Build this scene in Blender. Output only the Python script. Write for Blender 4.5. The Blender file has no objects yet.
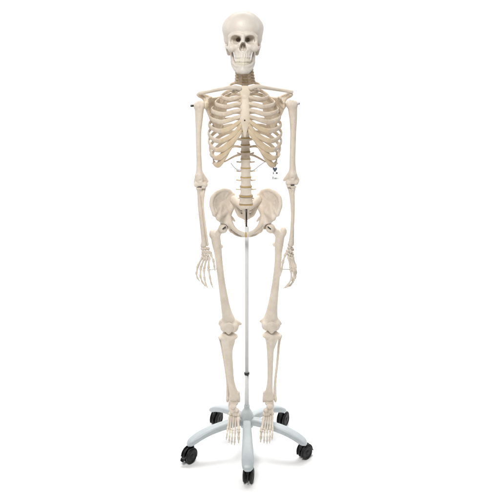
import bpy, math, random
import numpy as np

random.seed(4)
rng = np.random.RandomState(7)
S = bpy.context.scene
COL = S.collection

# ---------------------------------------------------------------- survey of the photograph
# eye-level camera at skull height; a point seen at (px, py) of the 500 px photograph that
# stands Y metres behind the pole has these real coordinates (millimetres)
D, H, F, HY = 2.80, 1.62, 708.0, 40.0

def P(px, py, Y=0.0):
    k = (D + Y) / F * 1000
    return np.array([(px - 250) * k, Y * 1000, H * 1000 - (py - HY) * k])

MM = 3.93   # millimetres per photograph pixel around the skeleton

# ---------------------------------------------------------------- materials
def mat(name, base, rough=0.5, metal=0.0, spec=0.5, var=None, scale=40, bump=0.0, bscale=200, var2=None):
    m = bpy.data.materials.new(name); m.use_nodes = True
    nt = m.node_tree; b = nt.nodes['Principled BSDF']
    b.inputs['Roughness'].default_value = rough
    b.inputs['Metallic'].default_value = metal
    b.inputs['Specular IOR Level'].default_value = spec
    b.inputs['Base Color'].default_value = (*base, 1)
    tc = nt.nodes.new('ShaderNodeTexCoord')
    if var is not None:
        geo = nt.nodes.new('ShaderNodeNewGeometry')
        n = nt.nodes.new('ShaderNodeTexNoise'); n.inputs['Scale'].default_value = scale
        n.inputs['Detail'].default_value = 6; n.inputs['Roughness'].default_value = 0.62
        nt.links.new(geo.outputs['Position'], n.inputs['Vector'])
        r = nt.nodes.new('ShaderNodeValToRGB')
        r.color_ramp.elements[0].position = 0.33; r.color_ramp.elements[0].color = (*var, 1)
        r.color_ramp.elements[1].position = 0.62; r.color_ramp.elements[1].color = (*base, 1)
        nt.links.new(n.outputs['Fac'], r.inputs['Fac'])
        out = r.outputs['Color']
        if var2 is not None:
            n2 = nt.nodes.new('ShaderNodeTexNoise'); n2.inputs['Scale'].default_value = scale * 9
            n2.inputs['Detail'].default_value = 3
            nt.links.new(geo.outputs['Position'], n2.inputs['Vector'])
            r2 = nt.nodes.new('ShaderNodeValToRGB')
            r2.color_ramp.elements[0].position = 0.22; r2.color_ramp.elements[0].color = (1, 1, 1, 1)
            r2.color_ramp.elements[1].position = 0.37; r2.color_ramp.elements[1].color = (0, 0, 0, 1)
            nt.links.new(n2.outputs['Fac'], r2.inputs['Fac'])
            mx = nt.nodes.new('ShaderNodeMix'); mx.data_type = 'RGBA'
            nt.links.new(r2.outputs['Color'], mx.inputs['Factor'])
            nt.links.new(out, mx.inputs[6]); mx.inputs[7].default_value = (*var2, 1)
            out = mx.outputs[2]
        if var2 is not None:                       # every cast piece differs a little
            oi = nt.nodes.new('ShaderNodeObjectInfo'); mv = nt.nodes.new('ShaderNodeMapRange')
            mv.inputs['To Min'].default_value = .93; mv.inputs['To Max'].default_value = 1.03
            nt.links.new(oi.outputs['Random'], mv.inputs['Value'])
            hs_ = nt.nodes.new('ShaderNodeHueSaturation'); nt.links.new(out, hs_.inputs['Color'])
            nt.links.new(mv.outputs['Result'], hs_.inputs['Value']); out = hs_.outputs['Color']
        nt.links.new(out, b.inputs['Base Color'])
        mr = nt.nodes.new('ShaderNodeMapRange')
        mr.inputs['To Min'].default_value = rough - .07; mr.inputs['To Max'].default_value = rough + .08
        nt.links.new(n.outputs['Fac'], mr.inputs['Value']); nt.links.new(mr.outputs['Result'], b.inputs['Roughness'])
    if bump:
        geo = nt.nodes.new('ShaderNodeNewGeometry')
        n = nt.nodes.new('ShaderNodeTexNoise'); n.inputs['Scale'].default_value = bscale
        n.inputs['Detail'].default_value = 4
        nt.links.new(geo.outputs['Position'], n.inputs['Vector'])
        bp = nt.nodes.new('ShaderNodeBump'); bp.inputs['Strength'].default_value = bump
        bp.inputs['Distance'].default_value = 0.004
        nt.links.new(n.outputs['Fac'], bp.inputs['Height']); nt.links.new(bp.outputs['Normal'], b.inputs['Normal'])
    return m

BONE = mat('bone_resin', (.715, .64, .55), .46, spec=.3, var=(.65, .565, .47), scale=26, bump=.34, bscale=110, var2=(.56, .46, .36))
LIMB = mat('limb_bone_resin', (.73, .655, .565), .44, spec=.32, var=(.655, .57, .475), scale=30, bump=.38, bscale=110, var2=(.52, .42, .33))
RIBM = mat('rib_resin', (.69, .60, .485), .44, spec=.32, var=(.58, .475, .36), scale=40, bump=.32, bscale=130, var2=(.50, .39, .28))
STER = mat('breastbone_resin', (.71, .63, .51), .46, spec=.3, var=(.64, .55, .43), scale=24, bump=.15, bscale=120)
SKUL = mat('skull_resin', (.665, .615, .56), .40, spec=.35, var=(.64, .565, .49), scale=22, bump=.15, bscale=120, var2=(.58, .50, .42))
CART = mat('cartilage', (.665, .54, .385), .45, var=(.585, .455, .30), scale=45, bump=.12)
DISC = mat('disc_rubber', (.50, .37, .17), .5, var=(.42, .30, .13), scale=60)
TOOTH = mat('tooth_enamel', (.70, .645, .535), .28)
STEEL = mat('steel', (.42, .42, .42), .32, metal=1.0)
DARK = mat('dark_metal', (.06, .06, .06), .35, metal=.9)
GAPSHADE = mat('gap_shade_black', (.03, .028, .026), .6)  # painted shade for the gaps of the hip joints
COAT = mat('grey_powder_coat', (.45, .49, .505), .34, var=(.415, .455, .47), scale=30, bump=.06, bscale=700)
POLE = mat('satin_pole', (.72, .73, .74), .3, var=(.68, .69, .70), scale=18)
PLAST = mat('black_plastic', (.008, .008, .009), .36, spec=.35, var=(.009, .009, .010), scale=60)
TYRE = mat('black_tyre', (.009, .009, .009), .5, spec=.3, var=(.012, .012, .012), scale=80)
CARD = mat('clear_plastic', (.72, .76, .78), .15)
_b = CARD.node_tree.nodes['Principled BSDF']; _t = CARD.node_tree.nodes.new('ShaderNodeBsdfTransparent'); _m = CARD.node_tree.nodes.new('ShaderNodeMixShader')
_m.inputs[0].default_value = .14
CARD.node_tree.links.new(_t.outputs[0], _m.inputs[1]); CARD.node_tree.links.new(_b.outputs[0], _m.inputs[2])
CARD.node_tree.links.new(_m.outputs[0], CARD.node_tree.nodes['Material Output'].inputs['Surface'])
INK = mat('slate_ink', (.07, .09, .12), .5)
INK2 = mat('grey_ink', (.38, .42, .40), .5)
PAPER = mat('white_paper', (.95, .95, .95), .9, spec=.1)

# ---------------------------------------------------------------- objects
WL = {}
def link(o, parent, wl):
    COL.objects.link(o)
    WL[o] = np.array(wl, float)
    if parent is not None:
        o.parent = parent; o.location = tuple(WL[o] - WL[parent])
    else:
        o.location = tuple(WL[o])
    return o

def empty(name, loc):
    o = bpy.data.objects.new(name, None); o.empty_display_size = .05
    return link(o, None, loc)

def obj(name, vf, m, parent=None, origin=None, smooth=True):
    """vf: (verts in mm, faces); one mesh object"""
    v, f = vf
    v = np.asarray(v, float) / 1000.0
    c = (v.min(0) + v.max(0)) / 2 if origin is None else np.asarray(origin, float)
    me = bpy.data.meshes.new(name)
    me.from_pydata((v - c).tolist(), [], [list(map(int, q)) for q in f]); me.update()
    if smooth: me.polygons.foreach_set('use_smooth', [True] * len(me.polygons))
    me.materials.append(m)
    return link(bpy.data.objects.new(name, me), parent, c)

def join(*vfs):
    V, Fc, n = [], [], 0
    for v, f in vfs:
        V.append(np.asarray(v, float)); Fc += [[i + n for i in q] for q in f]; n += len(v)
    return np.vstack(V), Fc

# ---------------------------------------------------------------- curves and sweeps
def cr(pts, n=6):
    p = np.array(pts, float)
    if len(p) == 2:
        t = np.linspace(0, 1, n + 1)[:, None]; return p[0] * (1 - t) + p[1] * t
    e = np.vstack([2 * p[0] - p[1], p, 2 * p[-1] - p[-2]])
    out = []
    for i in range(1, len(e) - 2):
        for j in range(n):
            t = j / n; a, b, c, d = e[i - 1], e[i], e[i + 1], e[i + 2]
            out.append(.5 * (2 * b + (c - a) * t + (2 * a - 5 * b + 4 * c - d) * t * t + (3 * b - a - 3 * c + d) * t ** 3))
    out.append(p[-1]); return np.array(out)

def sweep(pts, a, b, up=(0, 0, 1), n=12, seg=6, pw=2.0, wob=0.0, flat_end=False):
    """pts (N,3) mm; a = half size along up-ish, b = half size across; superellipse power pw"""
    p = np.array(pts, float); N = len(p)
    a = np.broadcast_to(np.array(a, float), (N,)); b = np.broadcast_to(np.array(b, float), (N,))
    q = cr(np.column_stack([p, a, b]), seg)
    p, a, b = q[:, :3], np.maximum(q[:, 3], .05), np.maximum(q[:, 4], .05)
    if wob:
        w = 1 + wob * np.interp(np.arange(len(p)), np.arange(0, len(p) + 3, 3), rng.uniform(-1, 1, len(range(0, len(p) + 3, 3))))
        a = a * w; b = b * w
    up = np.array(up, float)
    T = np.gradient(p, axis=0); T /= np.linalg.norm(T, axis=1)[:, None]
    if not flat_end:                       # rounded caps
        e0, e1 = min(a[0], b[0]), min(a[-1], b[-1])
        cs = [(.97, .25), (.75, .7), (.35, .95)]
        p0 = [p[0] - T[0] * e0 * (c1) for c0, c1 in cs][::-1]; p1 = [p[-1] + T[-1] * e1 * c1 for c0, c1 in cs]
        s0 = [c0 for c0, c1 in cs][::-1]; s1 = [c0 for c0, c1 in cs]
        a = np.concatenate([a[0] * np.array(s0), a, a[-1] * np.array(s1)])
        b = np.concatenate([b[0] * np.array(s0), b, b[-1] * np.array(s1)])
        T = np.vstack([[T[0]] * 3, T, [T[-1]] * 3]); p = np.vstack([p0, p, p1])
    th = np.arange(n) * 2 * math.pi / n
    ct, st = np.cos(th), np.sin(th)
    cx = np.sign(ct) * np.abs(ct) ** (2 / pw); sx = np.sign(st) * np.abs(st) ** (2 / pw)
    V = []
    for i in range(len(p)):
        nb = np.cross(T[i], up)
        if np.linalg.norm(nb) < 1e-4: nb = np.cross(T[i], (0.3, 1, 0.1))
        nb /= np.linalg.norm(nb); ua = np.cross(nb, T[i])
        V.append(p[i] + np.outer(cx * b[i], nb) + np.outer(sx * a[i], ua))
    V = np.vstack(V); M = len(p); Fc = []
    for i in range(M - 1):
        for j in range(n):
            k = (j + 1) % n
            Fc.append([i * n + j, (i + 1) * n + j, (i + 1) * n + k, i * n + k])
    Fc.append([j for j in range(n)]); Fc.append([(M - 1) * n + j for j in range(n - 1, -1, -1)])
    return V, Fc

def lathe(prof, c, axis=(0, 0, 1), n=32):
    """prof: list of (r, h) mm from bottom to top around axis through c"""
    ax = np.array(axis, float); ax /= np.linalg.norm(ax)
    u = np.cross(ax, (0, 1, 0.01)); u /= np.linalg.norm(u); w = np.cross(ax, u)
    th = np.arange(n) * 2 * math.pi / n
    ring = np.outer(np.cos(th), u) + np.outer(np.sin(th), w)
    V = np.vstack([np.array(c, float) + ring * r + ax * h for r, h in prof]); Fc = []
    for i in range(len(prof) - 1):
        for j in range(n):
            k = (j + 1) % n; Fc.append([i * n + j, i * n + k, (i + 1) * n + k, (i + 1) * n + j])
    Fc.append(list(range(n - 1, -1, -1))); Fc.append([(len(prof) - 1) * n + j for j in range(n)])
    return V, Fc

# ---------------------------------------------------------------- implicit modelling (smooth unions, meshed by surface nets)
class Vol:
    def __init__(s, h): s.h = h; s.ops = []
    def _add(s, fn, lo, hi, k, neg): s.ops.append((fn, np.array(lo, float), np.array(hi, float), k, neg)); return s
    def tube(s, pts, r, k=4, flat=None, neg=False, n=5):
        p = np.array(pts, float); r = np.broadcast_to(np.array(r, float), (len(p),))
        q = cr(np.column_stack([p, r]), n); p, r = q[:, :3], q[:, 3]
        def fn(X, Y, Z):
            best = None
            for i in range(len(p) - 1):
                A, B = p[i], p[i + 1]; d = B - A; L = max(float(d @ d), 1e-9)
                ax, ay, az = X - A[0], Y - A[1], Z - A[2]
                t = np.clip((ax * d[0] + ay * d[1] + az * d[2]) / L, 0, 1)
                ex, ey, ez = ax - t * d[0], ay - t * d[1], az - t * d[2]
                q2 = ex * ex + ey * ey + ez * ez
                if flat is not None:
                    w, fac = flat; cmp_ = ex * w[0] + ey * w[1] + ez * w[2]
                    q2 = q2 + cmp_ * cmp_ * (fac * fac - 1)
                dd = np.sqrt(np.maximum(q2, 0)) - (r[i] + t * (r[i + 1] - r[i]))
                best = dd if best is None else np.minimum(best, dd)
            return best
        return s._add(fn, p.min(0) - r.max(), p.max(0) + r.max(), k, neg)
    def ell(s, c, r, k=4, neg=False, rot=None):
        c = np.array(c, float); r = np.array(r, float)
        M = np.eye(3) if rot is None else rot
        def fn(X, Y, Z):
            x, y, z = X - c[0], Y - c[1], Z - c[2]
            a = (M[0, 0] * x + M[0, 1] * y + M[0, 2] * z) / r[0]
            b = (M[1, 0] * x + M[1, 1] * y + M[1, 2] * z) / r[1]
            d = (M[2, 0] * x + M[2, 1] * y + M[2, 2] * z) / r[2]
            k0 = np.sqrt(a * a + b * b + d * d)
            k1 = np.sqrt((a / r[0]) ** 2 + (b / r[1]) ** 2 + (d / r[2]) ** 2) + 1e-9
            return np.where(k0 < 1e-6, -r.min(), k0 * (k0 - 1) / k1)
        e = np.full(3, r.max()) if rot is not None else r
        return s._add(fn, c - e, c + e, k, neg)
    def tri(s, a, b, c, r, k=4):
        a, b, c = (np.array(q, float) for q in (a, b, c))
        nrm = np.cross(b - a, c - a); nn = nrm / np.linalg.norm(nrm)
        def fn(X, Y, Z):
            def seg(A, B):
                d = B - A; L = d @ d
                x, y, z = X - A[0], Y - A[1], Z - A[2]
                t = np.clip((x * d[0] + y * d[1] + z * d[2]) / L, 0, 1)
                return (x - t * d[0]) ** 2 + (y - t * d[1]) ** 2 + (z - t * d[2]) ** 2
            def side(A, B):
                w = np.cross(B - A, nn); return (X - A[0]) * w[0] + (Y - A[1]) * w[1] + (Z - A[2]) * w[2] <= 0
            ins = side(a, b) & side(b, c) & side(c, a)
            pl = ((X - a[0]) * nn[0] + (Y - a[1]) * nn[1] + (Z - a[2]) * nn[2]) ** 2
            e = np.minimum(np.minimum(seg(a, b), seg(b, c)), seg(c, a))
            return np.sqrt(np.where(ins, pl, e)) - r
        q = np.array([a, b, c]); return s._add(fn, q.min(0) - r, q.max(0) + r, k, False)
    def cyl(s, c, a, b, hh, k=2, rnd=1.5, waist=0.0):
        """upright elliptic cylinder, half axes a (x), b (y), half height hh, hollowed waist"""
        c = np.array(c, float)
        def fn(X, Y, Z):
            z = (Z - c[2]); f = 1 - waist * np.clip(1 - (z / hh) ** 2, 0, 1)
            q = np.sqrt(((X - c[0]) / a) ** 2 + ((Y - c[1]) / b) ** 2)
            dr = (q - f) * min(a, b) + rnd; dz = np.abs(z) - hh + rnd
            return np.minimum(np.maximum(dr, dz), 0) + np.sqrt(np.maximum(dr, 0) ** 2 + np.maximum(dz, 0) ** 2) - rnd
        return s._add(fn, c - [a, b, hh], c + [a, b, hh], k, False)
    def mesh(s):
        h = s.h
        pos = [o for o in s.ops if not o[4]]
        lo = np.min([o[1] for o in pos], 0) - 3 * h - 2; hi = np.max([o[2] for o in pos], 0) + 3 * h + 2
        n = np.ceil((hi - lo) / h).astype(int) + 1
        G = np.full(n, 1e3, np.float32)
        ax = [lo[i] + np.arange(n[i]) * h for i in range(3)]
        for fn, l, u, k, neg in s.ops:
            pad = k + 3 * h
            i0 = np.clip(np.floor((l - pad - lo) / h).astype(int), 0, n - 1); i1 = np.clip(np.ceil((u + pad - lo) / h).astype(int) + 1, 1, n)
            if (i1 <= i0).any(): continue
            sl = tuple(slice(a, b) for a, b in zip(i0, i1))
            X = ax[0][sl[0]][:, None, None]; Y = ax[1][sl[1]][None, :, None]; Z = ax[2][sl[2]][None, None, :]
            d = fn(X, Y, Z).astype(np.float32); g = G[sl]
            if neg: d = -d
            if k > 0:
                m = np.maximum(k - np.abs(g - d), 0); m = m * m / (4 * k)
                G[sl] = np.maximum(g, d) + m if neg else np.minimum(g, d) - m
            else:
                G[sl] = np.maximum(g, d) if neg else np.minimum(g, d)
        return nets(G, lo, h)

def nets(G, lo, h):
    G = np.where(G == 0, 1e-5, G); s = G < 0
    nx, ny, nz = G.shape
    C = [(i, j, k) for i in (0, 1) for j in (0, 1) for k in (0, 1)]
    cnt = sum(s[i:nx - 1 + i, j:ny - 1 + j, k:nz - 1 + k].astype(np.int8) for i, j, k in C)
    act = (cnt > 0) & (cnt < 8)
    I = np.argwhere(act); idx = np.full(act.shape, -1, np.int64); idx[act] = np.arange(len(I))
    acc = np.zeros((len(I), 3)); num = np.zeros(len(I))
    for a in C:
        for d in range(3):
            if a[d]: continue
            b = list(a); b[d] = 1
            f0 = G[I[:, 0] + a[0], I[:, 1] + a[1], I[:, 2] + a[2]]; f1 = G[I[:, 0] + b[0], I[:, 1] + b[1], I[:, 2] + b[2]]
            m = (f0 < 0) != (f1 < 0)
            t = np.where(m, f0 / np.where(m, f0 - f1, 1), 0)
            q = np.tile(np.array(a, float), (len(I), 1)); q[:, d] += t
            acc[m] += q[m]; num[m] += 1
    V = lo + (I + acc / num[:, None]) * h
    Fc = []
    for d in range(3):
        e, g = (d + 1) % 3, (d + 2) % 3
        A = [slice(None)] * 3; B = [slice(None)] * 3
        A[d] = slice(0, -1); B[d] = slice(1, None)
        ch = s[tuple(A)] != s[tuple(B)]
        J = np.argwhere(ch); J = J[(J[:, e] > 0) & (J[:, g] > 0) & (J[:, e] < G.shape[e] - 1) & (J[:, g] < G.shape[g] - 1)]
        if not len(J): continue
        ins = s[J[:, 0], J[:, 1], J[:, 2]]
        def cell(de, dg):
            K = J.copy(); K[:, e] += de; K[:, g] += dg; return idx[K[:, 0], K[:, 1], K[:, 2]]
        q = np.column_stack([cell(-1, -1), cell(0, -1), cell(0, 0), cell(-1, 0)])
        q[~ins] = q[~ins][:, ::-1]; Fc.append(q)
    return V, np.vstack(Fc)

# ================================================================= THE SKELETON
pole_x = P(246.8, 40)[0] / 1000
skel = empty('skeleton', (pole_x, 0, .05))
skel['label'] = 'life-size cream human skeleton model hanging upright on the rolling stand'
skel['category'] = 'skeleton'

def bone(name, vf, m=LIMB, parent=skel): return obj(name, vf, m, parent)

# ---- skull
SX = 242.9
def K(u, v, w): return P(SX + u, v, w * .0039)
def px(*r): return tuple(q * MM for q in r)
def build_skull():
    v = Vol(1.35)
    R3 = lambda a, b, c: px(a, c, b)           # (across, up, deep) -> (x, y, z)
    v.ell(K(0, 29.2, 3), R3(20.2, 18.4, 24), 6)
    v.ell(K(0, 28, -9), R3(16.0, 15.2, 13), 20)
    v.ell(K(0, 44, 6), R3(15, 8.5, 16), 10)
    v.ell(K(0, 38.0, 4), R3(19.6, 14.5, 18), 8)
    for s in (-1, 1):
        v.ell(K(12.2 * s, 28.5, 5), R3(8.0, 9, 15), 12)                       # parietal swell
        v.tube([K(14.2 * s, 47, 7), K(13.8 * s, 53.5, 6)], px(3.6, 2.2), 6)        # mastoid
        v.ell(K(17.6 * s, 41, -17.5), R3(3.4, 6, 6.0), 5, neg=True)            # temple hollow
    v.ell(K(0, 43, -15), R3(11.5, 9, 7), 8)
    for s in (-1, 1):
        v.tube([K(0, 35.4, -21.8), K(4.5 * s, 34.2, -21.9), K(9 * s, 34.4, -20.6), K(12.8 * s, 36.8, -17.5)], px(2.0, 1.9, 1.8, 1.9), 7)   # brow
        v.tube([K(12.9 * s, 36.5, -17.5), K(13.4 * s, 41.5, -17), K(12.3 * s, 46, -18)], px(1.9, 1.5, 2.2), 4)                       # outer rim
        v.ell(K(11.2 * s, 48.2, -18.5), R3(4.4, 3.9, 4), 6)                   # cheekbone
        v.tube([K(12 * s, 48, -17), K(16 * s, 47.6, -10), K(17.1 * s, 46.6, -3), K(16.4 * s, 45, 3)], px(2.3, 1.5, 1.4, 2.0), 4, flat=((1, 0, 0), 1.25))
        v.ell(K(6.5 * s, 46.8, -19.5), R3(4.6, 3.6, 4), 6)                    # below the socket
    v.tube([K(0, 36, -22.5), K(0, 39.5, -23.6), K(0, 43, -26)], px(2.4, 1.9, 1.5), 4)     # nasal bone
    v.ell(K(0, 52.5, -16.0), R3(8.9, 7.6, 9), 6)                                  # upper jaw
    v.ell(K(0, 57, -17.5), R3(7.6, 3.8, 8.2), 4)
    for s in (-1, 1):
        rot = np.array([[math.cos(.32 * s), math.sin(.32 * s), 0], [-math.sin(.32 * s), math.cos(.32 * s), 0], [0, 0, 1]])
        v.ell(K(7.2 * s, 39.5, -20.5), R3(4.9, 4.15, 10), 2.5, neg=True, rot=rot)  # eye socket
        v.ell(K(7.6 * s, 40.0, -22.5), R3(4.8, 3.9, 5.5), 3, neg=True)
        v.ell(K(4.7 * s, 39.6, -13), R3(2.3, 2.3, 7), 2, neg=True)
        v.ell(K(7.3 * s, 52.6, -24.5), R3(2.8, 3, 2.4), 4, neg=True)          # canine hollow
        v.ell(K(1.75 * s, 48.6, -25), R3(1.75, 2.6, 8), 2, neg=True)
    v.tube([K(0, 43.6, -27), K(0, 43.6, -19)], px(1.35, 1.2), 2.5, neg=True)
    v.ell(K(0, 46.4, -24), R3(2.7, 3.7, 10), 2, neg=True)
    v.tube([K(0, 44.5, -16.5), K(.1, 52, -21)], px(.45, .6), 1)           # septum
    for q in np.linspace(-1, 1, 9):                                            # tooth root swells
        v.tube([K(7.2 * q, 54.5 - .3 * abs(q), -25.4 + 6.5 * q * q), K(7.2 * q, 57.5, -25.8 + 6.5 * q * q)], px(.75, .95), 3)
    return v.mesh()
skull = bone('skull', build_skull(), SKUL)

def build_jaw():
    v = Vol(1.25)
    for s in (-1, 1):
        v.tube([K(0, 70.6, -24.6), K(4.5 * s, 70.2, -23), K(7.1 * s, 68.2, -17), K(9.0 * s, 65.2, -9), K(9.9 * s, 62, -4)], px(3.0, 3.0, 2.8, 2.6, 2.6), 4, flat=((.5 * s, -.866, 0), 1.35))
        v.tube([K(0, 67.4, -24.6), K(4.8 * s, 66.6, -22.5), K(7.6 * s, 65, -16), K(9.6 * s, 62.5, -10)], px(2.1, 2.1, 1.9, 1.8), 4)
        v.tube([K(9.9 * s, 63.2, -4), K(10.7 * s, 57, -2), K(11.6 * s, 50.5, 0)], px(4.4, 4.2, 3.0), 4, flat=((1, 0, 0), 2.4))
        v.tube([K(9.9 * s, 62.5, -9.5), K(10.1 * s, 58.5, -9.5), K(10.8 * s, 52, -8)], px(2.6, 2.4, 1.5), 4, flat=((1, 0, 0), 1.5))
        v.ell(K(4.2 * s, 72, -23.8), px(2.4, 2.0, 1.7), 5)
    v.ell(K(0, 70.8, -25.4), px(5, 2.4, 3.2), 6)
    return v.mesh()
bone('lower_jaw', build_jaw(), SKUL, skull)
def teeth(y0, y1, half, wf, depth):
    v = Vol(.85)
    for i in range(12):
        q = (i - 5.5) / 5.5
        a = q * 1.18; x = half * math.sin(a) / math.sin(1.18); w = wf + depth * (1 - math.cos(a)) / (1 - math.cos(1.18))
        r = 1.12 if abs(q) < .2 else (.98 if abs(q) < .7 else 1.15)
        v.tube([K(x, y0, w + .3), K(x, y1 + .25 * (abs(q) < .2), w)], px(r * .78, r * .94), .3, flat=((math.sin(a), -math.cos(a), 0), 1.35))
    return v.mesh()
bone('upper_teeth', teeth(58.4, 61.2, 7.0, -26.2, 8), TOOTH, skull)
bone('lower_teeth', teeth(65.8, 63.1, 6.6, -25.7, 8), TOOTH, skull)

# ---- spine
def vertebra(c, a, b, hh, tp, tpz, sp, spz, tilt=0.0, tpr=3.2, back=0.0, pil=0.0):
    """c: centre of the body mm; a, b half axes; hh half height; tp reach and rise of the side processes; sp, spz the rear spine"""
    c = np.array(c, float); v = Vol(1.5)
    v.cyl(c, a, b, hh, 2, 1.8, .13)
    y0 = c[1] + b
    for s in (-1, 1):
        v.tube([c + [s * a * .55, b * .6, hh * .3], c + [s * a * .75, b + 7, hh * .2]], (4.2, 4.2), 3)
        v.tube([c + [s * a * .75, b + 7, hh * .2], c + [s * a * .4, b + 14, -1], c + [0, b + 18, -3]], (4.0, 3.6, 3.6), 3)
        v.tube([c + [s * a * .7, b + 7, hh * .1], c + [s * tp * .7, b + 8 + back * .5, tpz * .5], c + [s * tp, b + 9 + back, tpz]], (tpr, tpr * .85, tpr * .95), 3)
        if pil: v.tube([c + [s * (a + 4), b * .4 + 3, hh * 1.5], c + [s * (a + 5), b * .4 + 5, -hh * 1.5]], (pil, pil), 4)
        v.tube([c + [s * a * .62, b + 10, hh * 1.1], c + [s * a * .6, b + 12, -hh * 1.1]], (3.4, 3.2), 3)
    v.tube([c + [0, b + 16, -1], c + [0, b + 16 + sp, spz]], (3.4, 3.6), 3, flat=((1, 0, 0), 1.3))
    return v.mesh()

def disc(c, a, b, hh):
    return lathe_e([(.2, -hh), (.92, -hh), (1.0, -hh * .4), (1.0, hh * .4), (.92, hh), (.2, hh)], c, a, b)
def lathe_e(prof, c, a, b, n=28):
    V, Fc = lathe([(r, h) for r, h in prof], (0, 0, 0), n=n)
    V = V * [a, b, 1] + np.array(c); return V, Fc

levels = []      # (name, px, py, Y, half height px, a px, b px, kind)
for i in range(7):
    t = i / 6
    levels.append(('c', 244.2 + .7 * t, 63.5 + 17.6 * t, .018 + .022 * t - .012 * math.sin(t * math.pi), 1.25, 2.6 + .5 * t, 2.1))
for n in range(12):
    levels.append(('t', 244.9 + .05 * n, 85 + 5.6 * n + .0736 * n * n, .047 + .033 * math.sin(n / 11 * math.pi * .95) - .028 * (n / 11) ** 2, 2.3 + .075 * n, 3.5 + .15 * n, 3.0 + .09 * n))
for n, y in enumerate((163.4, 172.6, 181.7, 190.9, 199.9)):
    levels.append(('l', 245.6 + .1 * n, y, .012 - .018 * math.sin((n + .6) / 5 * math.pi), 4.0 if n < 4 else 3.6, (5.1, 5.3, 5.6, 6.2, 7.3)[n], (4.0, 4.0, 4.1, 4.3, 4.6)[n]))
vert_c = []
for i, (kd, x, y, Y, hh, a, b) in enumerate(levels):
    c = P(x, y, Y); vert_c.append((c, a * MM, b * MM, hh * MM))
for i, (kd, x, y, Y, hh, a, b) in enumerate(levels):
    c, a, b, hh = vert_c[i]
    if kd == 'c': g = vertebra(c, a, b, hh, a + 16 + i * 1.2, -2, 12 + i * 2.2, -6, tpr=7.6, back=-6, pil=8.6)
    elif kd == 't': g = vertebra(c, a, b, hh, a + 17 - .5 * (i - 7), 5, 22, -20, tpr=3.8, back=8)
    else: g = vertebra(c, a, b, hh, a + 14, 2, 22, -5, tpr=3.4, back=0)
    vo = bone('vertebra', g, BONE if kd != 'c' else RIBM)  # neck takes the darker resin to stand in for shade under the chin
    if i + 1 < len(levels):
        c2, a2, b2, h2 = vert_c[i + 1]
        gap = (c[2] - hh) - (c2[2] + h2)
        m = (c - [0, 0, hh] + c2 + [0, 0, h2]) / 2
        dh = max(gap / 2 + .2, 1.0)
        obj('spinal_disc', disc(m, (a + a2) / 2 * 1.05, (b + b2) / 2 * 1.05, dh), DISC, vo)

# ---- sacrum, tail bone, hip bones
CX = 245.9
def build_sacrum():
    v = Vol(1.6)
    v.cyl(P(CX, 206.6, .008), 7.0 * MM, 4.4 * MM, 1.5 * MM, 4, 1.5)
    v.cyl(P(CX, 206.3, .006), 5.6 * MM, 4.0 * MM, 1.5 * MM, 4, 1.5)
    v.tube([P(CX, 207, .012), P(CX, 211, .034), P(CX, 215, .048), P(CX, 218, .052)], px(5.0, 4.2, 3.4, 2.4), 6, flat=((0, .85, .5), 1.5))
    a_, b_, c_, d_ = P(CX - 10.5, 203, .033), P(CX + 10.5, 203, .033), P(CX - 6, 215, .053), P(CX + 6, 215, .053)
    v.tri(a_, b_, c_, 1.7 * MM, 6); v.tri(b_, d_, c_, 1.7 * MM, 6)
    for s in (-1, 1):
        v.tube([P(CX + 4 * s, 206.5, .012), P(CX + 9 * s, 202.5, .022), P(CX + 12.2 * s, 199.5, .034)], px(3.0, 3.4, 4.0), 8)
        v.tube([P(CX + 11 * s, 201.5, .036), P(CX + 9.2 * s, 208.5, .046), P(CX + 7 * s, 214, .054), P(CX + 3 * s, 217.5, .056)], px(3.4, 2.6, 2.0, 1.6), 8)
        v.ell(P(CX + 4.9 * s, 209.4, .03), px(1.35, 12, 1.25), 2, neg=True)
        v.ell(P(CX + 4.2 * s, 213.2, .042), px(.8, 4, .8), 2, neg=True)
    return v.mesh()
sac = bone('sacrum', build_sacrum(), BONE)
obj('spinal_disc', disc(P(246, 204.3, .007), 7.25 * MM, 4.6 * MM, 2.2), DISC, sac)
v = Vol(1.2)
for y, Y, r in ((219.2, .053, 2.3), (221.6, .049, 1.8), (223.6, .042, 1.35), (225.2, .035, 1.0)):
    v.ell(P(CX, y, Y), px(r, r * .8, r * .62), 2)
bone('tail_bone', v.mesh(), RIBM)

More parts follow.
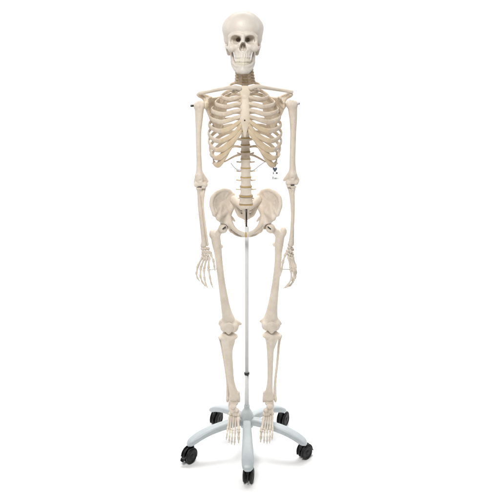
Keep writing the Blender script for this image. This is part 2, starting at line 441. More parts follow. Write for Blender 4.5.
def build_hip(s):
    Q = lambda x, y, Y: P(CX + s * (CX - x), y, Y)       # given for the left side of the picture
    v = Vol(1.7)
    A = Q(232.6, 194.5, .046); B = Q(229, 190.6, .036); B2 = Q(223, 189.6, .018); C0 = Q(216.5, 192.6, .0); C = Q(212.4, 198, -.02)
    Dd = Q(211.4, 205.5, -.042); E = Q(214.2, 214.6, -.066); F1 = Q(218.5, 218.5, -.06); G = Q(223.5, 223.0, -.03); Hh = Q(231.3, 208.5, .034)
    I = Q(222, 203, .026); J = Q(226, 213, .004)
    ring = [A, B, B2, C0, C, Dd, E, F1]
    for p, q in zip(ring[:-1], ring[1:]): v.tri(p, q, I, 1.15 * MM, 6)
    for p, q in ((F1, G), (G, Hh)): v.tri(p, q, J, 2.0 * MM, 8)
    v.tri(F1, J, I, 1.6 * MM, 8); v.tri(Hh, J, I, 1.6 * MM, 8); v.tri(A, Hh, I, 1.5 * MM, 6)
    v.tube([A, B, B2, C0, C, Dd, E], px(1.7, 1.5, 1.5, 1.7, 2.0, 1.9, 1.7), 5)
    v.tube([Q(214.3, 199.5, -.012), Q(213.4, 206, -.03), Q(216, 213, -.05)], px(1.0, 1.1, 1.0), 8)
    v.tube([A, Hh], px(2.0, 2.2), 5)
    v.tube([Q(231.2, 209, .03), Q(228.8, 215.5, .005), Q(229.3, 221.5, -.022), Q(232.6, 227, -.045), Q(238, 231.8, -.062), Q(244.3, 234.6, -.07)], px(2.4, 2.9, 3.3, 2.4, 1.9, 2.2), 6)
    v.ell(Q(225.6, 224.2, -.016), px(5.4, 6.4, 5.4), 8)                              # socket block
    v.tube([Q(228.6, 215.5, .022), Q(232.2, 218.5, .038), Q(234.6, 221, .046)], px(2.0, 1.6, .9), 4)    # ischial spine
    v.tube([Q(228.6, 224, .006), Q(231, 229, .024), Q(231.8, 230.2, .016)], px(3.2, 2.8, 2.6), 6)        # sitting bone
    v.tube([Q(231.8, 230.8, .016), Q(236, 234.4, -.02), Q(240.5, 235.9, -.05), Q(244.3, 235.6, -.066)], px(1.9, 1.3, 1.3, 1.7), 5)
    v.ell(Q(222.9, 228.6, -.034), px(5.3, 5.3, 5.3), 3, neg=True)                    # the socket
    return v.mesh()
for s in (1, -1): bone('hip_bone', build_hip(s), BONE)
v = Vol(1.1); v.ell(P(CX, 234.9, -.071), px(1.5, 2.2, 2.5), 2)
bone('pubic_disc', v.mesh(), DISC)

# ---- breastbone, ribs, costal cartilage
MX = 245.0
st = [(87.6, -.068, 5.6, 2.0), (89.3, -.074, 6.3, 2.2), (92, -.083, 5.5, 2.0), (96.2, -.097, 4.4, 2.4), (100, -.101, 4.2, 1.9), (105, -.109, 4.7, 2.0), (112, -.118, 4.7, 1.9), (118, -.124, 5.2, 2.0),
      (123, -.127, 4.5, 1.4), (127.5, -.127, 3.2, 1.2), (132, -.126, 2.0, 1.0), (136.5, -.122, 1.1, .7)]
bone('breastbone', sweep([P(MX, y, Y) for y, Y, a, b in st], [b * MM for *_, b in st], [a * MM for y, Y, a, b in st], up=(0, -1, .12), n=24, seg=6, pw=2.25, wob=.05), STER)

wid = [15.5, 23.5, 29.5, 33.2, 35.0, 35.9, 36.4, 36.2, 35.2, 32.5, 26, 17]
fe = [(9.5, 91.5, -.072), (14.5, 99.5, -.092), (17.8, 107, -.102), (20.3, 114.3, -.106), (22.3, 122, -.108), (23.8, 131, -.106), (25.8, 141, -.10), (27.6, 150, -.09),
      (29, 158, -.076), (30, 164.3, -.055), (21.5, 157.5, -.0), (20.5, 161.8, .035)]
carts = {1: [(8, 90.6, -.078), (5.2, 89.8, -.08)], 2: [(9, 98.2, -.1), (4.2, 97, -.1)], 3: [(11, 105, -.11), (4.2, 103.5, -.112)], 4: [(12, 112, -.116), (4.4, 110, -.119)],
         5: [(14, 119.6, -.119), (4.8, 116.5, -.124)], 6: [(15, 128.5, -.118), (4.8, 121.3, -.127)], 7: [(18, 138.6, -.112), (10.5, 133.5, -.12), (4.2, 125.3, -.128)],
         8: [(21, 148.5, -.1), (13.5, 142, -.112), (6.5, 132.5, -.121), (4.8, 128.5, -.123)], 9: [(24, 156.6, -.086), (17.5, 150, -.1), (11, 141.8, -.11)],
         10: [(26.5, 164.6, -.066), (22, 158.6, -.083), (15.5, 149.5, -.1)]}
bX = P(MX, 100)[0]
for s in (-1, 1):
    for n in range(1, 13):
        kd, x, y, Y, *_ = levels[6 + n]
        w = wid[n - 1]; ue, ye, Ye = fe[n - 1]
        yl = y + (ye - y) * .50 + 1.0
        U = lambda u, yy, YY: P(MX + s * u, yy, YY)
        if n == 1:
            pts = [U(4, y - 1, Y + .004), U(9, y - 2.2, Y + .02), U(w - 1.5, y - .8, Y + .002), U(w, y + 2.2, Y - .05), U(12.8, ye - .8, -.055), U(ue, ye, Ye)]
            hs = [1.1, 1.3, 1.6, 1.9, 2.0, 1.9]; ts = [1.0, 1.0, 1.0, 1.0, .9, 1.0]
        elif n == 12:
            pts = [U(5, y - 1, Y + .006), U(11, y + 1, Y + .03), U(ue, ye, Ye)]; hs = [1.2, 1.1, .7]; ts = [.8, .7, .6]
        elif n == 11:
            pts = [U(5, y - 1.5, Y + .008), U(11, y - 2, Y + .034), U(18.5, y + 1, Y + .04), U(23.5, (y + ye) / 2 + 2, .04), U(ue, ye, Ye)]; hs = [1.1, 1.3, 1.4, 1.3, .8]; ts = [.8] * 5
        else:
            back = .034 + .004 * math.sin(n / 10 * math.pi)
            pts = [U(4, y - 1.8, Y + .006), U(9.5, y - 2.6, Y + .03), U(w * .56, y - 1.2, Y + back + .006), U(w * .86, y + (yl - y) * .45, Y + .006),
                   U(w, yl, -.004), U(w * .97, yl + (ye - yl) * .42, -.052), U(w * .5 + ue * .5, yl + (ye - yl) * .84, Ye + .022), U(ue, ye, Ye)]
            f = 1.0 if n < 10 else .9
            hs = [1.2, 1.3, 1.55, 1.6, 1.65, 1.7, 1.75, 1.75]; hs = [q * f * 1.3 for q in hs]; ts = [q * 1.25 for q in ts]; ts = [1.0, .95, .9, .85, .8, .8, .85, .95]
        nr = len(pts)
        if n in carts:
            cp = [U(*q) for q in carts[n]]
            h0 = (2.05 if n < 6 else 2.3) if n < 8 else 3.0
            ch = [h0] * (len(cp) - 1) + ([1.7] if n < 8 else [1.5])
            full = cr(np.column_stack([np.array(pts + cp), np.array(hs + ch) * MM, np.array(ts + [q * .62 if n < 8 else q * .45 for q in ch]) * MM]), 6)
            k = (nr - 1) * 6
            ra, ca = full[:k + 1], full[k:]
            bone('rib', sweep(ra[:, :3], ra[:, 3], ra[:, 4], n=12, seg=1, pw=2.3, wob=.04), RIBM)
            bone('costal_cartilage', sweep(ca[:, :3], ca[:, 3] * 1.02, ca[:, 4] * 1.03, n=12, seg=1, pw=2.3, wob=.03), RIBM if n < 6 else CART)
        else:
            bone('rib', sweep(pts, [q * MM for q in hs], [q * MM for q in ts], n=12, seg=6, pw=2.3, wob=.05), RIBM)

# thin wires that stay the floating ribs
for s, pts in ((-1, [(231, 163.2, .03), (233.5, 166.5, .022), (237, 169.6, .01), (241, 170, -.004)]), (1, [(265.3, 161.6, .03), (259.5, 165.6, .018), (255, 169.4, .006), (251.5, 171, -.004)])):
    bone('stay_wire', sweep([P(*q) for q in pts], 1.1, 1.1, n=8), STEEL)

# ---- shoulder girdle
def build_scapula(s):
    cx = 245 if s < 0 else 244.6
    Q = lambda x, y, Y: P(cx + s * (245 - x), y, Y)
    v = Vol(1.7)
    SA = Q(226, 96, .085); IA = Q(219.5, 133, .094); GL = Q(206.2, 105.5, .012); M1 = Q(225.5, 112, .10); L1 = Q(211.5, 119, .055); CC = Q(217.5, 110, .062); SU = Q(213, 98.5, .045)
    for p, q in ((SA, M1), (M1, IA), (IA, L1), (L1, GL), (GL, SU), (SU, SA)): v.tri(p, q, CC, .6 * MM, 4)
    v.tube([GL, L1, IA], px(2.4, 1.7, 1.5), 5); v.tube([IA, M1, SA], px(1.3, 1.0, 1.1), 4); v.tube([SA, SU], px(.9, 1.0), 4)
    v.ell(Q(205.8, 105.8, .008), px(1.7, 3.2, 3.8), 5)                                # joint face
    v.tube([GL, Q(208.5, 103, .03)], px(2.6, 2.6), 5)
    v.tube([Q(224.5, 104.5, .098), Q(216, 100, .086), Q(207, 96.2, .06), Q(200.8, 94.6, .03), Q(198.6, 94.6, .01)], px(1.0, 1.4, 1.7, 2.4, 2.2), 4, flat=((0, 0, 1), 1.15))
    v.tube([Q(199.5, 95.2, .02), Q(203.4, 97.4, .028), Q(205.6, 101, .022), Q(206.2, 104, .016)], px(2.4, 2.3, 2.0, 2.3), 4)
    v.tube([Q(209, 101.5, .02), Q(210.5, 97.6, -.004), Q(208.2, 98.6, -.03)], px(1.9, 1.5, 1.2), 4)         # coracoid
    return v.mesh()
for s in (-1, 1): bone('shoulder_blade', build_scapula(s), RIBM)
for s, pts in ((-1, [(239.6, 88.6, -.084), (234, 87.4, -.09), (226, 88.2, -.078), (216, 90, -.035), (207.5, 91.8, -.004), (199.8, 93.2, .004)]),
               (1, [(250.8, 88.2, -.084), (256, 86.4, -.09), (264, 87.4, -.078), (274, 89.0, -.035), (283.5, 90.4, -.004), (291.5, 91.8, .004)])):
    bone('collarbone', sweep([P(*q) for q in pts], px(2.4, 2.1, 1.85, 1.75, 1.75, 1.9), px(2.3, 2.0, 1.8, 1.8, 2.1, 2.5), n=14, wob=.03), BONE)

# ---- arms
AY = .0
def build_humerus(s):
    v = Vol(1.7)
    if s < 0:
        Q = P
        v.ell(Q(201.3, 105.2, .004), px(4.0, 5.0, 4.6), 4); v.ell(Q(197.6, 105.8, -.004), px(4.0, 4.6, 4.5), 5); v.tube([Q(198.6, 106, -.018), Q(198.8, 111, -.012)], px(1.5, 1.2), 4)
        v.tube([Q(199.4, 107, 0), Q(199.2, 113, 0), Q(198.9, 121, 0), Q(198.5, 132, .002), Q(198.6, 145, .004), Q(199, 160, .006), Q(199.2, 170, .005), Q(199.6, 177, .002)], px(4.8, 4.2, 3.6, 2.8, 2.6, 2.6, 3.1, 4.4), 4)
        v.tube([Q(199, 172, .004), Q(204, 178, .004), Q(207.2, 181.4, .006)], px(2.4, 2.4, 1.3), 5); v.tube([Q(198.5, 174, .004), Q(195.6, 181, .002), Q(195.4, 184.4, .0)], px(2.4, 1.7, 1.3), 5)
        v.tube([Q(199.6, 176, .002), Q(200.2, 183.6, -.002)], px(4.3, 3.2), 5); v.tube([Q(196.6, 184.8, -.006), Q(200.6, 184.2, -.004), Q(204.8, 184.8, -.002)], px(2.6, 2.2, 2.9), 4)
        v.ell(Q(200.4, 180.8, -.018), px(2.0, 1.6, 1.4), 3, neg=True)
    else:
        Q = P
        v.ell(Q(289.8, 104.4, .004), px(4.0, 5.0, 4.7), 4); v.ell(Q(293.8, 104.6, -.004), px(4.1, 4.6, 4.6), 5); v.tube([Q(292.4, 105, -.018), Q(292.2, 110, -.012)], px(1.5, 1.2), 4)
        v.tube([Q(292.4, 106, 0), Q(292.9, 113, 0), Q(293.3, 121, 0), Q(293.2, 132, .002), Q(292.9, 145, .004), Q(292.5, 160, .006), Q(292.6, 169, .005), Q(292.4, 176, .002)], px(4.8, 4.3, 3.7, 3.0, 2.9, 2.9, 3.4, 4.6), 4)
        v.tube([Q(292, 171, .004), Q(287.5, 177, .004), Q(284.2, 180, .006)], px(2.4, 2.4, 1.3), 5); v.tube([Q(293, 173, .004), Q(297.4, 179, .002), Q(298, 181.4, .0)], px(2.4, 1.7, 1.2), 5)
        v.tube([Q(292.4, 175, .002), Q(292.2, 181.6, -.002)], px(4.4, 3.2), 5); v.tube([Q(288.2, 182.8, -.002), Q(291.8, 182.2, -.004), Q(296, 182.6, -.006)], px(2.9, 2.2, 2.5), 4)
        v.ell(Q(292.4, 178.6, -.018), px(2.0, 1.6, 1.4), 3, neg=True)
    return v.mesh()
def lbone(pts, rs, blobs=(), h=1.5, k=3.5):
    v = Vol(h); v.tube([P(*q) for q in pts], [r * MM for r in rs], 3)
    for q, r in blobs: v.ell(P(*q), px(r[0], r[2], r[1]), k)
    return v.mesh()
for s in (-1, 1): bone('upper_arm_bone', build_humerus(s))
bone('radius', lbone([(198.9, 189.4, -.006), (199.0, 194, -.006), (199.5, 203, -.012), (200.6, 214, -.022), (202.2, 228, -.03), (203.6, 240, -.033), (203.9, 244.5, -.033)], (2.3, 1.7, 1.9, 2.0, 2.0, 2.3, 2.8), [((199.2, 188.4, -.006), (3.4, 1.4, 3.3)), ((201.6, 245.4, -.035), (1.2, 2.2, 1.6))]))
bone('radius', lbone([(293.2, 189, -.006), (293, 193, -.006), (292.9, 201, -.012), (292.8, 214, -.022), (292.2, 228, -.034), (291.2, 240, -.045), (290.4, 244.5, -.05)], (2.3, 1.7, 1.9, 1.9, 1.8, 2.1, 2.6), [((293, 186.8, -.006), (3.4, 1.4, 3.3))]))
bone('ulna', lbone([(203.6, 180.5, .024), (203.8, 187, .012), (203, 193, .004), (202.3, 203, .0), (203.4, 216, -.004), (205.4, 230, -.014), (206.9, 242, -.022), (207.3, 244.6, -.022)], (2.2, 2.4, 2.0, 1.6, 1.45, 1.3, 1.35, 1.5), [((203.4, 187.2, -.004), (2.6, 1.5, 2.6))]))
bone('ulna', lbone([(288.8, 179.0, .024), (288.8, 185, .012), (290.4, 191, .004), (291.6, 201, .004), (292.4, 216, .0), (292.9, 230, -.012), (292.6, 241, -.018), (292.4, 244.6, -.02)], (2.2, 2.4, 2.0, 1.6, 1.45, 1.3, 1.35, 1.5), [((289.2, 185.8, -.004), (2.6, 1.5, 2.6))]))

def phal(a, b, r, tip=False):
    a, b = P(*a), P(*b); d = b - a
    t = [0, .10, .3, .55, .8, .93, 1] if not tip else [0, .12, .4, .7, .85, 1]
    pr = [1.05, 1.25, .85, .72, .85, 1.12, .95] if not tip else [1.0, 1.15, .68, .5, .62, .35]
    bow = np.array([0, -1.0, 0]) * .03 * np.linalg.norm(d)
    g = .05
    pts = [a + d * (g + q * (1 - 2 * g)) + bow * math.sin(q * math.pi) for q in t]
    rr = [q * r * MM for q in pr]
    return sweep(pts, rr, [q * 1.08 for q in rr], up=(0, 1, .2), n=10, seg=3, wob=.03)
def build_hand(blobs, fingers, thumb):
    v = Vol(1.0)
    for x, y, Y, r in blobs: v.ell(P(x, y, Y), px(r, r * .85, r * .9), .8)
    hand = bone('hand', v.mesh())
    for f in fingers:
        for i in range(4):
            r = (1.18, 1.06, .94, .84)[i]
            bone('palm_bone' if i == 0 else 'finger_bone', phal(f[i], f[i + 1], r, i == 3), LIMB, hand)
    for i in range(len(thumb) - 1):
        bone('palm_bone' if i == 0 else 'finger_bone', phal(thumb[i], thumb[i + 1], (1.1, 1.0, .85)[i], i == len(thumb) - 2), LIMB, hand)
    return hand
hl = build_hand([(202.6, 248.8, -.036, 2.0), (205.2, 248.4, -.034, 2.0), (208, 248.6, -.03, 1.9), (203.2, 252, -.04, 1.9), (205.9, 252.2, -.04, 2.0), (208.7, 252, -.04, 1.9), (210.4, 253, -.046, 1.7), (205, 255.2, -.042, 1.6), (207.8, 255.4, -.044, 1.6), (202.4, 254.4, -.038, 1.4)],
    [[(203, 256, -.04), (198, 265.6, -.046), (196.3, 273.2, -.056), (197.4, 277.8, -.05), (199.8, 281.4, -.04)],
     [(204.8, 257, -.043), (200.8, 267.6, -.052), (200.2, 276.2, -.064), (202.4, 282.2, -.058), (205.6, 286.6, -.048)],
     [(206.9, 257.4, -.046), (204, 269, -.058), (204.4, 278.6, -.072), (205.6, 283.9, -.066), (207.6, 287.9, -.056)],
     [(209.2, 257, -.049), (208.4, 268.6, -.064), (210, 277.6, -.078), (211.2, 283.3, -.074), (212.8, 287.6, -.066)]],
    [(210.8, 254.4, -.05), (213.4, 260.2, -.068), (214.4, 266.6, -.082), (215.0, 271.2, -.086)])
hr = build_hand([(289, 247.8, -.056, 1.9), (291.4, 248, -.044, 1.9), (292.4, 249.6, -.03, 1.8), (287.6, 251, -.066, 1.9), (289.8, 251.6, -.058, 2.0), (291.6, 252.6, -.046, 1.9), (286.4, 253.6, -.074, 1.7), (289, 255, -.064, 1.7), (291, 255.6, -.052, 1.7), (292.6, 254.6, -.036, 1.5)],
    [[(288.4, 256.2, -.068), (290.8, 268.6, -.086), (291.6, 278.4, -.092), (288.6, 284, -.088), (283.2, 288.6, -.082)],
     [(289.8, 257, -.06), (293.2, 269.2, -.074), (294.2, 279.2, -.078), (290.8, 285, -.072), (285, 288.0, -.066)],
     [(291.2, 257, -.05), (294.8, 268, -.056), (295.4, 277, -.058), (292.6, 282.6, -.052), (288.4, 285.6, -.046)],
     [(292.4, 256, -.038), (295.6, 266, -.036), (296.0, 273, -.036), (294, 278, -.032), (291.2, 281.4, -.028)]],
    [(285.2, 254.6, -.078), (283, 261.2, -.094), (281.6, 269.6, -.10), (280.4, 276.6, -.10)])
bone('hand_wire', sweep([P(207.5, 269.8, -.062), P(212, 269.6, -.07), P(216.6, 269, -.05)], 1.2, 1.2, n=8), STEEL, hl)
bone('hand_wire', sweep([P(281.2, 269.3, -.097), P(285, 269.4, -.095), P(290.6, 269.4, -.087)], 1.2, 1.2, n=8), STEEL, hr)

# ---- legs
def build_femur(s):
    v = Vol(1.9)
    if s < 0:
        head, tr, les = (222.9, 228.6, -.034), (212.6, 234.0, -.012), (221.2, 246.4, -.006)
        nk = [(222.3, 229.4, -.03), (218.5, 232.6, -.022), (215.6, 237.5, -.014)]
        sh = [(215.6, 237, -.014), (216.4, 243, -.016), (217.8, 251, -.02), (219, 261, -.025), (221.3, 280, -.032), (224.2, 299, -.038), (226.4, 311, -.04), (228.6, 320, -.04)]
        sr = (4.6, 4.6, 4.0, 3.5, 3.5, 4.1, 4.9, 6.4)
        con = [(224.9, 326.0, -.042), (233.8, 326.2, -.042)]; epi = [[(222, 322, -.04), (219.6, 324, -.038)], [(235, 322, -.04), (240.6, 323.8, -.036)]]; gr = (229.3, 330, -.086)
    else:
        head, tr, les = (270.5, 228.4, -.034), (283.2, 231.8, -.012), (274.4, 244.4, -.006)
        nk = [(271.2, 229.2, -.03), (275.6, 231.6, -.022), (280, 236, -.014)]
        sh = [(280, 235.5, -.014), (279.2, 243, -.016), (278.4, 252, -.02), (277.9, 263, -.025), (275.9, 282, -.032), (273.6, 299, -.038), (272.1, 310, -.04), (270.8, 319, -.04)]
        sr = (4.6, 4.4, 3.7, 3.4, 3.6, 4.4, 5.4, 7.0)
        con = [(266.4, 324.4, -.042), (275.4, 324.6, -.042)]; epi = [[(266, 319.6, -.04), (260.6, 321.2, -.036)], [(277, 321.6, -.04), (280.6, 323.6, -.038)]]; gr = (271, 329, -.086)
    v.ell(P(*head), px(4.7, 4.7, 4.7), 2); v.tube([P(*q) for q in nk], px(3.2, 3.2, 4.2), 5)
    v.ell(P(*tr), px(3.5, 4.6, 4.9), 5); v.ell(P(*les), px(1.9, 1.9, 2.2), 4)
    v.tube([P(*q) for q in sh], [q * MM for q in sr], 4)
    for c in con: v.ell(P(*c), px(5.0, 7.4, 5.6), 7)
    for e in epi: v.tube([P(*q) for q in e], px(3.2, 1.3), 5)
    v.ell(P(*gr), px(3.2, 3.4, 6), 5, neg=True)
    return v.mesh()
for s in (-1, 1): bone('thigh_bone', build_femur(s))
for q in ((228.6, 327.6, -.069), (271.6, 326.8, -.069)):
    v = Vol(1.3); v.ell(P(*q), px(5.2, 2.6, 5.0), 2); v.tube([P(q[0], q[1] + 1, q[2]), P(q[0], q[1] + 4.4, q[2] + .006)], px(3.2, 2.2), 8)
    bone('kneecap', v.mesh())
def build_tibia(s):
    v = Vol(1.7)
    if s < 0:
        pl = [(223.4, 336.8, -.038), (233.0, 336.4, -.038)]; tub = [(228.2, 341, -.062), (228.2, 346, -.058)]
        sh = [(228.2, 338.5, -.038), (227.9, 345, -.04), (228.3, 354, -.042), (229.6, 368, -.04), (231.2, 381, -.034), (233.2, 391, -.028), (234.4, 396.5, -.024)]
        sr = (6.6, 5.5, 4.3, 3.7, 3.2, 4.1, 5.2); mal = [(237.8, 393, -.024), (239.2, 401.4, -.024)]; foot = [(231, 398.6, -.024), (237.5, 398.8, -.024)]
    else:
        pl = [(267.2, 335.2, -.038), (276.8, 335.4, -.038)]; tub = [(271.4, 340, -.062), (270.8, 345, -.058)]
        sh = [(271.6, 337, -.038), (270.6, 344.5, -.04), (270.3, 353, -.042), (270.2, 367, -.04), (269.9, 381, -.034), (269.2, 390.5, -.028), (268.6, 396.5, -.024)]
        sr = (6.4, 4.4, 3.4, 2.9, 2.75, 3.7, 5.0); mal = [(265, 393, -.024), (263.6, 401.4, -.024)]; foot = [(265.4, 398.8, -.024), (272, 398.6, -.024)]
    for q in pl: v.ell(P(*q), px(4.9, 6.6, 2.3), 6)
    m_ = sh[0]
    v.tube([P(m_[0], m_[1] - 1.2, m_[2]), P(m_[0], m_[1] + 3, m_[2]), P(m_[0] - .1, m_[1] + 8.5, m_[2])], px(*((7.2, 6.6, 4.6) if s < 0 else (7.0, 5.6, 3.9))), 6)
    v.tube([P(*q) for q in sh], [q * MM for q in sr], 4); v.tube([P(*q) for q in tub], px(1.9, 1.3), 6)
    v.tube([P(*q) for q in mal], px(2.0, 1.1), 6); v.tube([P(*q) for q in foot], px(2.5, 2.2), 6)
    return v.mesh()
for s in (-1, 1): bone('shin_bone', build_tibia(s))
bone('calf_bone', lbone([(220.2, 338, -.016), (221.4, 344, -.012), (223.4, 355, -.01), (225.6, 368, -.01), (227.3, 382, -.012), (227.7, 393, -.016), (227.3, 401, -.02)], (1.7, 1.4, 1.3, 1.3, 1.3, 1.6, 1.3), [((220, 337.2, -.016), (1.9, 2, 2)), ((227.4, 398.5, -.02), (1.6, 2.2, 2.4))]))
bone('calf_bone', lbone([(280.2, 336.5, -.016), (279, 343, -.012), (278, 354, -.01), (276.8, 367, -.01), (275.1, 382, -.012), (275, 393, -.016), (275.5, 401, -.02)], (1.7, 1.4, 1.3, 1.3, 1.3, 1.6, 1.3), [((280.3, 335.8, -.016), (1.9, 2, 2)), ((275.4, 398.3, -.02), (1.6, 2.2, 2.4))]))

def build_foot(blobs, rays, big):
    v = Vol(1.1)
    for x, y, Y, r in blobs: v.ell(P(x, y, Y), px(r[0], r[2], r[1]), .9)
    ft = bone('foot', v.mesh())
    for j, f in enumerate(rays):
        m = 1.45 if j == big else 1.0
        n = len(f) - 1
        for i in range(n):
            bone('instep_bone' if i == 0 else 'toe_bone', phal(f[i], f[i + 1], m * (1.02, .88, .78, .7)[i], i == n - 1), LIMB, ft)
    return ft
def rays(c, bases, heads, tips, big):
    out = []
    for j, ((bx, by), (hx, hy), (tx, ty)) in enumerate(zip(bases, heads, tips)):
        if j == big:
            q = [(bx, by, -.068), (hx, hy, -.112), ((hx + tx) / 2, (hy + ty) / 2 + .4, -.124), (tx, ty, -.126)]
        else:
            L = lambda t: (hx + (tx - hx) * t, hy + (ty - hy) * t, -.108 - .026 * math.sin(t * 2.3))
            q = [(bx, by, -.064), (hx, hy, -.108), L(.46), L(.74), L(1)]
        out.append(q)
    return out
build_foot([(234.2, 402.6, -.03, (4.2, 2.6, 5)), (233.2, 406.5, -.05, (3.2, 2.6, 4)), (231, 404.5, .022, (3.0, 6.5, 8)), (236.6, 410.4, -.058, (2.6, 2.1, 3)), (232.6, 411, -.052, (2.7, 2.8, 4)), (230.6, 413.8, -.052, (2.2, 2.2, 3)), (233.6, 414.4, -.06, (1.7, 1.9, 2.5)), (235.8, 414.4, -.063, (1.7, 1.9, 2.5)), (238, 414.6, -.063, (1.9, 2.0, 2.7))],
    rays(0, [(229.6, 416), (231.4, 416.4), (233.5, 416.6), (235.7, 416.6), (238, 416.8)], [(227.6, 429.6), (229.8, 431), (232.4, 431.8), (235.2, 432), (238.6, 431)], [(226.2, 440), (229, 443), (231.6, 444.8), (234.4, 445.4), (238.6, 443.4)], 4), 4)
build_foot([(269, 402.6, -.03, (4.2, 2.6, 5)), (269.6, 406.5, -.05, (3.2, 2.6, 4)), (271.4, 404.5, .022, (3.0, 6.5, 8)), (266, 410.4, -.058, (2.6, 2.1, 3)), (270, 411, -.052, (2.7, 2.8, 4)), (272, 413.4, -.052, (2.2, 2.2, 3)), (268.6, 414.2, -.06, (1.7, 1.9, 2.5)), (266.6, 414.2, -.063, (1.7, 1.9, 2.5)), (264.4, 414.4, -.063, (1.9, 2.0, 2.7))],
    rays(0, [(264.2, 416.6), (266.5, 416.4), (268.6, 416.2), (270.6, 416), (272.4, 415.6)], [(261.4, 430.4), (264.4, 431.4), (267.2, 431.2), (270, 430.6), (272.6, 429.2)], [(260.6, 442.4), (264, 443.4), (267, 444), (269.6, 443.6), (272, 440.4)], 0), 0)

# ---- screws of the joints, dark plugs as shade in their gaps
def screw(p, axis, r, L, m, name='joint_screw'):
    return obj(name, lathe([(r * .8, -L), (r, -L * .8), (r, 0), (r * .85, r * .35), (r * .4, r * .5)], p, axis, 16), m, skel)
screw(P(191.0, 105.8, -.006), (-1, -.15, 0), 4.6, 11, DARK)
screw(P(299.2, 103.6, -.006), (1, -.1, 0), 5.0, 9, STEEL)
screw(P(244.7, 120.3, -.1335), (0, -1, .1), 2.9, 3, DARK)
for x, y, s in ((224.4, 228.2, 1), (269.0, 228.2, -1)):
    obj('hip_gap_shade', sweep([P(x + 1.0 * s, y - 1.2, -.0535), P(x - 1.4 * s, y + .7, -.0545)], 2.5, 2.5, n=10), GAPSHADE, skel)  # black plug painted in as the shade of the hip joint gap
for x, y in ((199.6, 187.4), (292.6, 185.3)):
    obj('elbow_gap_shade', sweep([P(x - 1.5, y, -.012), P(x + 1.5, y - .3, -.012)], 1.7, 1.7, n=10), DARK, skel)  # dark plug put in for shade between upper arm and forearm

# ================================================================= HANG TAG
tag = empty('hang_tag', P(275, 180.6, -.06) / 1000)
tag['label'] = 'small clear hang tag with dark printed marks, dangling below the lowest rib'
tag['category'] = 'tag'
def slab(x0, x1, y0, y1, Y, t, corner=0.0):
    a, b = P(x0, y1, Y), P(x1, y0, Y)
    V = [[x, y, z] for y in (Y * 1000 - t / 2, Y * 1000 + t / 2) for x, z in ((a[0], a[2]), (b[0], a[2]), (b[0], b[2] - corner), (b[0] - corner, b[2]), (a[0] + corner, b[2]), (a[0], b[2] - corner))]
    Fc = [[0, 1, 2, 3, 4, 5], [11, 10, 9, 8, 7, 6]] + [[i, 6 + i, 6 + (i + 1) % 6, (i + 1) % 6] for i in range(6)]
    return np.array(V), Fc
cardo = obj('card', slab(271.6, 279, 166.4, 181, -.06, .8, 5), CARD, tag, smooth=False)
mk = [slab(273.4, 276.8, 168.0, 170.2, -.0606, .5), slab(272.8, 274.0, 167.6, 169.6, -.0607, .5), slab(276.0, 277.0, 167.6, 169.4, -.0607, .5), slab(273.8, 276, 170.2, 171.6, -.0607, .5),
      slab(273.0, 273.7, 172.2, 174.2, -.0606, .5), slab(275.9, 277.6, 172.3, 173.9, -.0606, .5)]
obj('print', join(*mk), INK, cardo, smooth=False)
obj('print', join(slab(272.4, 273.6, 176.6, 179.2, -.0606, .5), slab(274.2, 276.8, 177.6, 179.2, -.0607, .5), slab(277.4, 278.1, 178.0, 178.9, -.0606, .5)), INK2, cardo, smooth=False)
obj('thread', sweep([P(275.4, 163.2, -.062), P(275.6, 165.2, -.061), P(275.3, 167.6, -.0608)], .9, .9, n=8), STEEL, tag)

# ================================================================= ROLLING STAND
stand = empty('rolling_stand', (pole_x, 0, 0))
stand['label'] = 'pale grey five-legged stand on black casters with a slim upright pole'
stand['category'] = 'stand'
hx, hz = pole_x * 1000, 0
hub = obj('hub', lathe([(20, 92), (25, 94), (27, 100), (27, 126), (25.5, 136), (22, 148), (18, 156), (13, 162), (11.5, 166), (11.5, 176), (10, 177.5)], (hx, 0, 0), n=40), COAT, stand)
zr = lambda py: (H - (py - HY) * D / F) * 1000
obj('lower_pole', lathe([(8.6, 150), (8.6, zr(374.5)), (8.0, zr(374.2))], (hx, 0, 0), n=28), POLE, stand)
obj('height_clamp', lathe([(7.6, zr(374.6)), (10.2, zr(374.4)), (10.6, zr(373.9)), (10.6, zr(372.6)), (9.4, zr(372.2))], (hx, 0, 0), n=28), DARK, stand)
obj('clamp_knob', sweep([(hx + 4, -8, zr(373.4)), (hx + 4, -17, zr(373.4))], 3.2, 3.2, n=12), DARK, stand)
obj('upper_pole', lathe([(7.9, zr(373)), (7.9, zr(227.2)), (7.0, zr(226.6))], (hx, 0, 0), n=28), POLE, stand)
obj('mounting_rod', lathe([(3.3, zr(227.2)), (3.3, zr(205.5))], (hx - 1.5, 0, 0), n=16), DARK, stand)
RR = 226.0
ANG = [1.2, 73.5, 139.5, -141.5, -72]
def leg_mesh(ang):
    prof = [(16, 116, 14, 16), (45, 116, 14.5, 16.5), (80, 113, 14, 17.5), (120, 107, 13, 19), (160, 98, 12.5, 21), (195, 85.5, 12, 22.5), (215, 75.5, 11.2, 22.5), (227, 69, 9.8, 21), (234, 65, 7.2, 18), (238, 62.4, 4.4, 13)]
    dx, dy = math.sin(ang), -math.cos(ang)
    pts = [(hx + dx * r, dy * r, z) for r, z, a, b in prof]
    return sweep(pts, [q[2] for q in prof], [q[3] for q in prof], n=28, seg=5, pw=2.9)
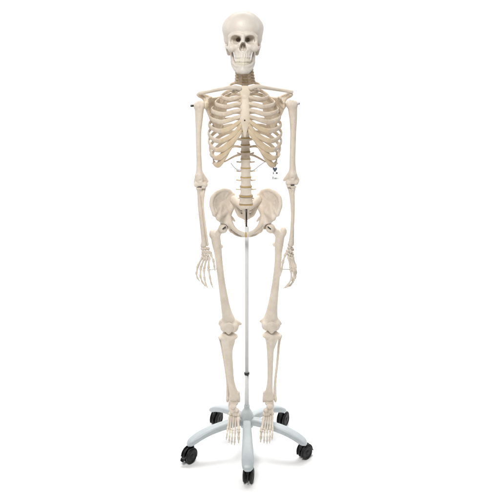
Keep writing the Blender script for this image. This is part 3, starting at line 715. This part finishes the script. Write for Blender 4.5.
def caster_parts(parent, c, yaw, brake):
    """twin-wheel caster under c (mm, at floor level), its wheels trailing towards yaw"""
    d = np.array([math.sin(yaw), -math.cos(yaw), 0]); w = np.array([math.cos(yaw), math.sin(yaw), 0])
    ax = np.array(c, float) + d * 17 + [0, 0, 26]
    v = Vol(1.3)
    v.tube([np.array(c) + [0, 0, 40], np.array(c) + [0, 0, 62]], (7.5, 7.0), 3)
    arc = [ax + d * (28.5 * math.cos(t)) + np.array([0, 0, 28.5 * math.sin(t)]) for t in np.linspace(math.radians(200), math.radians(8), 10)]
    for q in (-1, 0, 1): v.tube([p + w * 13 * q for p in arc], [2.6] * 10, 6, n=2)
    v.ell(ax + [0, 0, 2], (8.5, 8.5, 24), 4)
    body = obj('caster', v.mesh(), PLAST, parent)
    for q in (-1, 1):
        prof = [(6, -.5), (17, 0), (22.6, 1.4), (25.2, 4), (26, 8), (25.6, 11), (23.4, 13.8), (18, 15), (17.4, 13.4), (8, 13.0), (7, 15), (3, 15.6)]
        obj('wheel', lathe(prof, ax + w * q * 4.5, w * q, 36), TYRE, body)
    if brake:
        t = ax + d * 24 + np.array([0, 0, 2])
        obj('brake_lever', sweep([t, t + d * 9 + [0, 0, -3], t + d * 14 + [0, 0, -9]], [3.4, 3.0, 2.6], [9, 10, 9], n=12, pw=2.6), PLAST, body)
yaws = [math.radians(172), math.radians(128), math.radians(150), math.radians(150), math.radians(-42)]
for i in range(5):
    ang = math.radians(ANG[i])
    lg = obj('base_leg', leg_mesh(ang), COAT, stand)
    c = (hx + math.sin(ang) * RR * .975, -math.cos(ang) * RR * .975, 0)
    caster_parts(stand, c, yaws[i], i in (1, 4))

# ================================================================= BACKGROUND: white studio sweep
prof = [(-4200, 0), (-2000, 0), (0, 0), (1200, 0)] + [(1200 + 900 * math.sin(t), 900 - 900 * math.cos(t)) for t in np.linspace(.15, math.pi / 2, 10)] + [(2100, 2400), (2100, 4200)]
V, Fc = [], []
for y, z in prof: V += [[-4200, y, z], [4200, y, z]]
for i in range(len(prof) - 1): Fc.append([2 * i, 2 * i + 1, 2 * i + 3, 2 * i + 2])
bd = obj('backdrop', (np.array(V, float), Fc), PAPER, None, origin=(0, 0, 0))
bd['label'] = 'seamless white studio backdrop sweeping down to a white floor'
bd['category'] = 'backdrop'; bd['kind'] = 'structure'

# ================================================================= LIGHT, CAMERA
W = bpy.data.worlds.new('World'); S.world = W; W.use_nodes = True
W.node_tree.nodes['Background'].inputs['Color'].default_value = (1, .99, .975, 1)
W.node_tree.nodes['Background'].inputs['Strength'].default_value = .03

def area(name, loc, aim, sx, sy, power, col=(1, 1, 1)):
    from mathutils import Vector
    L = bpy.data.lights.new(name, 'AREA'); L.shape = 'RECTANGLE'; L.size = sx; L.size_y = sy; L.energy = power; L.color = col
    o = bpy.data.objects.new(name, L); COL.objects.link(o); o.location = loc
    o.rotation_euler = (Vector(aim) - Vector(loc)).to_track_quat('-Z', 'Y').to_euler()
    return o
area('softbox', (-.5, -2.3, 3.05), (0, 0, 1.15), 1.1, .9, 87, (1, .985, .96))
area('fill_softbox', (1.9, -2.9, 1.6), (0, 0, .9), .9, 1.4, 8)
o_ = area('added_floor_light', (0, 1.0, 2.5), (0, .5, 0), 2.6, 1.0, 23); o_.data.spread = math.radians(100)  # added light, narrowed and set back to bring the floor up to white
area('added_backdrop_light', (-2.3, .9, 2.2), (-.2, 2.1, 1.5), 1.0, 1.6, 31)  # this pair is added to bring the sweep up to pure white
area('added_backdrop_light', (2.3, .9, 2.2), (.2, 2.1, 1.5), 1.0, 1.6, 31)

cam = bpy.data.cameras.new('Camera'); co = bpy.data.objects.new('Camera', cam); COL.objects.link(co)
co.location = (0, -D, H); co.rotation_euler = (math.radians(90), 0, 0)
cam.sensor_width = 36; cam.lens = F / 500 * 36; cam.shift_y = -(250 - HY) / 500
cam.clip_start = .05; cam.clip_end = 50
S.camera = co
S.view_settings.view_transform = 'Standard'; S.view_settings.look = 'None'
S.view_settings.exposure = 0; S.view_settings.gamma = 1
S.render.resolution_x = S.render.resolution_y = 1024
